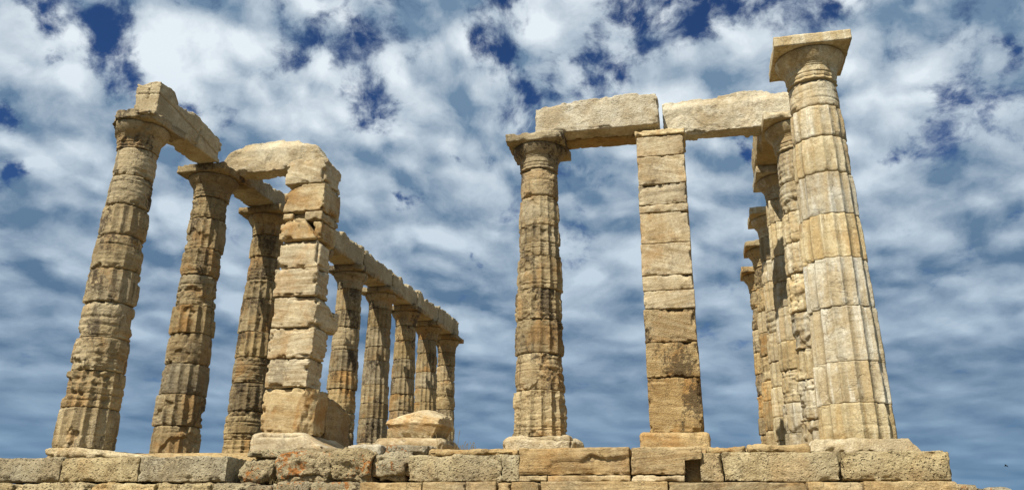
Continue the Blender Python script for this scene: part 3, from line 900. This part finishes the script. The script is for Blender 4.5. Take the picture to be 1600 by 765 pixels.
o = stone('marble_block', (3.115, YA - .06, -.545), (4.04, -2.3, -.19), M['step'], None, r=.010, rough=.004, chip=.03, bed=.006, res=.02, warp=right_break, tint=1.0, warm=.5)
tag(o, 'shorter brown marble block broken at its right end, in front of the straight pier', 'stone block', MG)
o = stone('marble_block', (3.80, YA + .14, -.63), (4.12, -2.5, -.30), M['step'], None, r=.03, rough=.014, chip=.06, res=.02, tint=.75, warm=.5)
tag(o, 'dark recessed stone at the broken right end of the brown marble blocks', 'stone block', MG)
for x0, x1, lab in ((1.595, 1.985, 'short end piece of the thin marble strip under the long brown block'), (1.99, 3.095, 'long piece of the thin marble strip under the long brown block'),
                    (3.115, 3.80, 'thin marble strip under the shorter brown marble block')):
    o = stone('marble_strip', (x0, YA - .05, -.632), (x1, -2.6, -.552), M['banded'], None, r=.008, rough=.003, chip=.02, bed=.004, res=.02, tint=1.08)
    tag(o, lab, 'stone block', 'thin marble strips under the brown blocks')

# flat stones along the front edge of the floor
for x0, x1, zt, mt, lab in ((-2.75, -1.95, -.13, 'rubble', 'flat lichened stone right of the left limestone blocks'), (-1.93, -.95, -.135, 'rubble', 'flat stone with orange lichen above the boulders'),
                            (-1.15, -.55, -.10, 'white', 'small pale flat stone above the boulders'), (-.52, .12, -.10, 'rubble', 'knobbly grey flat stone at the right end of the boulders'),
                            (.14, 1.50, -.165, 'step', 'long thin dark flagstone left of the brown marble blocks'), (4.10, 4.62, -.165, 'step', 'short thin flagstone right of the brown marble blocks'),
                            (4.64, 5.42, -.15, 'step', 'long thin flagstone left of the slab under the tall pale column')):
    o = stone('flagstone', (x0, -3.12 if mt != 'white' else -3.2, -.262), (x1, -2.60, zt), M[mt], None, r=.03, rough=.016, chip=.05, res=.024, tint=.95)
    tag(o, lab, 'flagstone', 'flat stones along the front edge of the floor')

# boulders that fill the gap in the top step
for x0, x1, y0, zt, lab, bg_ in ((-2.80, -2.12, -3.36, -.33, 'smallest grey boulder, beside the dark end of the left limestone blocks', .06),
                                 (-2.14, -1.20, -3.44, -.21, 'large rough boulder second from the left in the gap of the top step', .06),
                                 (-1.24, -.50, -3.46, -.225, 'boulder with orange lichen on its top', .07),
                                 (-.58, .0, -3.42, -.24, 'boulder at the right end of the gap, touching the limestone block', .06)):
    o = stone('boulder', (x0, y0, -.64), (x1, -2.45, zt), M['rubble'], None, r=.15, rough=.035, chip=.12, chip_scale=2.5, big=bg_, res=.018, tint=1.02)
    tag(o, lab, 'boulder', 'boulders filling the gap in the top step')

# second step
YB = -3.80
st = thing('stone_step', 'low crumbling limestone course under the left end of the top step', 'step', (-3.8, -3.4, -1.0))
xs = [-7.4, -6.2, -4.9, -3.7, -2.85, -2.3, -1.9, -1.3, -.62]
for i in range(len(xs) - 1):
    stone('block', (xs[i], YB + .02 * (i % 2), -1.0), (xs[i + 1] - .012, -3.2, (-.668, -.66, -.675, -.67, -.655, -.70, -.66, -.668)[i]), M['poros' if i < 4 else 'rubble'], st, r=.025, rough=.018, chip=.07, res=.022,
          ploc=(-3.8, -3.4, -1.0), big=.01)
st = thing('stone_step', 'smooth tan marble course along the bottom edge on the right', 'step', (3.2, -3.4, -1.0))
xs = [-.60, .33, .93, 1.36, 1.55, 1.95, 3.60, 5.28, 5.92, 6.98]
for i in range(len(xs) - 1):
    stone('block', (xs[i], YB, -1.0), (xs[i + 1] - .012, -3.1, -.645 + .012 * ((i * 37) % 3 - 1) * .4), M['step'], st, r=.010, rough=.004, chip=.025, bed=.006, res=.022,
          ploc=(3.2, -3.4, -1.0), tint=(1.05, .9, 1.0, 1.1, .85, 1.1, .78, 1.15, 1.0)[i], warm=.5)
for x0, x1, zt, lab in ((6.97, 7.30, -.70, 'rubble stone at the right end of the bottom course, nearest the corner'), (7.28, 7.55, -.72, 'outermost rubble stone at the lower right corner of the steps')):
    tag(stone('rubble_stone', (x0, YB + .05, -1.1), (x1, -3.2, zt), M['rubble'], None, r=.06, rough=.02, chip=.08, res=.022), lab, 'rubble stone', 'rubble stones at the right corner')
st = thing('stone_step', 'lowest foundation course resting on the ground, below the bottom edge of the view', 'step', (0, -4, -1.4))
xs = [-7.8, -6.1, -4.6, -3.1, -1.5, .1, 1.5, 3.2, 4.7, 6.2, 7.7]
for i in range(len(xs) - 1):
    stone('block', (xs[i], -4.2, -1.6), (xs[i + 1] - .012, -3.3, -1.004), M['poros'], st, r=.03, rough=.014, chip=.06, res=.05, ploc=(0, -4, -1.4))
st = thing('foundation', 'solid foundation under the temple floor', 'foundation', (0, 12, -1.6))
stone('side_course', (-7.4, -3.1, -1.6), (-6.73, 27.5, -.64), M['poros'], st, r=.03, rough=.01, chip=.05, res=.2, ploc=(0, 12, -1.6))
stone('side_course', (6.73, -3.0, -1.6), (7.4, 27.5, -.65), M['poros'], st, r=.03, rough=.01, chip=.05, res=.2, ploc=(0, 12, -1.6))
stone('core', (-6.72, -3.15, -1.6), (6.72, 27.4, -.66), M['soil'], st, r=.03, rough=.01, chip=.0, res=.3, ploc=(0, 12, -1.6))
for sx in (-1, 1):
    x0, x1 = sorted((sx * 5.52, sx * 6.95))
    stone('edge_course', (x0, -2.1 if sx < 0 else -1.88, -.655), (x1, 27.2, -.268), M['poros'], st, r=.02, rough=.008, chip=.04, res=.15, ploc=(0, 12, -1.6))

# ------------------------------------------------------------------ ground and sea
nr, na = 70, 120
rr = np.concatenate([np.linspace(0.5, 40, 46), np.geomspace(42, 160, nr - 46)])
A, RR = np.meshgrid(np.linspace(0, 2 * np.pi, na, endpoint=False), rr, indexing='xy')
X = RR.ravel() * np.cos(A.ravel()); Y = RR.ravel() * np.sin(A.ravel()) + 8
G = np.stack([X, Y, 0 * X], 1)
dxy = np.maximum(np.maximum(np.abs(X) - 7.6, np.abs(Y - 12) - 16.0), 0)
hgt = -1.5 - 1.25 * sst(0, 5.0, dxy) - 60 * sst(50, 150, RR.ravel()) + .10 * fbm(G, .5, 4, 2) * sst(0.2, 3, dxy)
V = np.stack([X, Y, hgt], 1)
V = np.vstack([V, [[0, 8, -1.5]]])
i = np.arange(nr)[:, None] * na + np.arange(na)[None, :]
j = np.roll(i, -1, axis=1)
Q = np.stack([i[:-1], j[:-1], j[1:], i[1:]], -1).reshape(-1, 4)
g = mesh_obj('ground', V, Q, M['soil'], ngons=[i[0]])
g['kind'] = 'structure'
ns = 48
ang = np.linspace(0, 2 * np.pi, ns, endpoint=False)
V = np.vstack([np.stack([r_ * np.cos(ang), r_ * np.sin(ang), np.full(ns, -55.0)], 1) for r_ in (1, 1000, 20000)])
i = np.arange(3)[:, None] * ns + np.arange(ns)[None, :]
j = np.roll(i, -1, axis=1)
g = mesh_obj('sea', V, np.stack([i[:-1], j[:-1], j[1:], i[1:]], -1).reshape(-1, 4), M['sea'], ngons=[i[0]])
g['kind'] = 'structure'


# ------------------------------------------------------------------ small things
def stem_tuft(label, x, y, z, stems):
    Vs, Qs = [], []
    for (dx, dy, h, lx, ly) in stems:
        n, b = 7, len(Vs)
        for k in range(n):
            t = k / (n - 1)
            rad = 0.0042 * (1 - .7 * t) + (.004 if k in (n - 2,) else 0)
            for q in range(4):
                a = q * math.pi / 2
                Vs.append((dx + lx * t * t + rad * math.cos(a), dy + ly * t * t + rad * math.sin(a), h * t))
        for k in range(n - 1):
            for q in range(4):
                Qs.append((b + k * 4 + q, b + k * 4 + (q + 1) % 4, b + k * 4 + 4 + (q + 1) % 4, b + k * 4 + 4 + q))
    o = mesh_obj('dry_grass_tuft', Vs, Qs, M['grass'], loc=(x, y, z))
    return tag(o, label, 'dry grass', 'dry grass stems on the steps')


rng = random.Random(5)
stem_tuft('two thin dry stems left of the slab of the middle column', .50, -2.9, -.17, [(0, 0, .40, -.05, 0), (.04, 0, .30, .03, 0), (-.27, 0.02, .27, -.05, 0)])
stem_tuft('short dry grass growing against the foot of the slab of the middle column', .72, -2.95, -.17, [(rng.uniform(-.12, .12), rng.uniform(-.05, .05), rng.uniform(.05, .13), rng.uniform(-.05, .05), 0) for _ in range(14)])
stem_tuft('short dry grass among the boulders of the top step', -1.95, -3.42, -.66, [(rng.uniform(-.2, .2), rng.uniform(-.04, .04), rng.uniform(.04, .09), rng.uniform(-.04, .04), 0) for _ in range(30)])

# a bird far off to the right
bx = Vector(R[0]), Vector(R[1]), Vector(R[2])
bird_pos = Vector((38.46, 93.0, 5.09))
bm_v, bm_q = [], []
nb = 8
for k, (t_, rad) in enumerate(((-.22, .006), (-.14, .03), (-.02, .05), (.08, .045), (.14, .03), (.19, .028), (.225, .004))):
    for q in range(nb):
        a = q * 2 * math.pi / nb
        bm_v.append((t_, rad * math.cos(a), rad * math.sin(a) * .8))
for k in range(6):
    for q in range(nb):
        bm_q.append((k * nb + q, k * nb + (q + 1) % nb, (k + 1) * nb + (q + 1) % nb, (k + 1) * nb + q))
for s_ in (-1, 1):
    b0 = len(bm_v)
    for (yy, zz, xf, xb) in ((.02, .01, .08, -.08), (.16, .07, .09, -.06), (.30, .05, .04, -.07), (.42, 0, -.06, -.10)):
        bm_v += [(xf, s_ * yy, zz + .006), (xb, s_ * yy, zz + .006), (xb, s_ * yy, zz - .006), (xf, s_ * yy, zz - .006)]
    for k in range(3):
        for q in range(4):
            bm_q.append((b0 + k * 4 + q, b0 + k * 4 + (q + 1) % 4, b0 + k * 4 + 4 + (q + 1) % 4, b0 + k * 4 + 4 + q))
o = mesh_obj('bird', bm_v, bm_q, M['bird'], loc=bird_pos)
o.rotation_euler = (0.3, 0.2, 2.6)
tag(o, 'tiny dark bird flying low in the sky at the far right', 'bird')
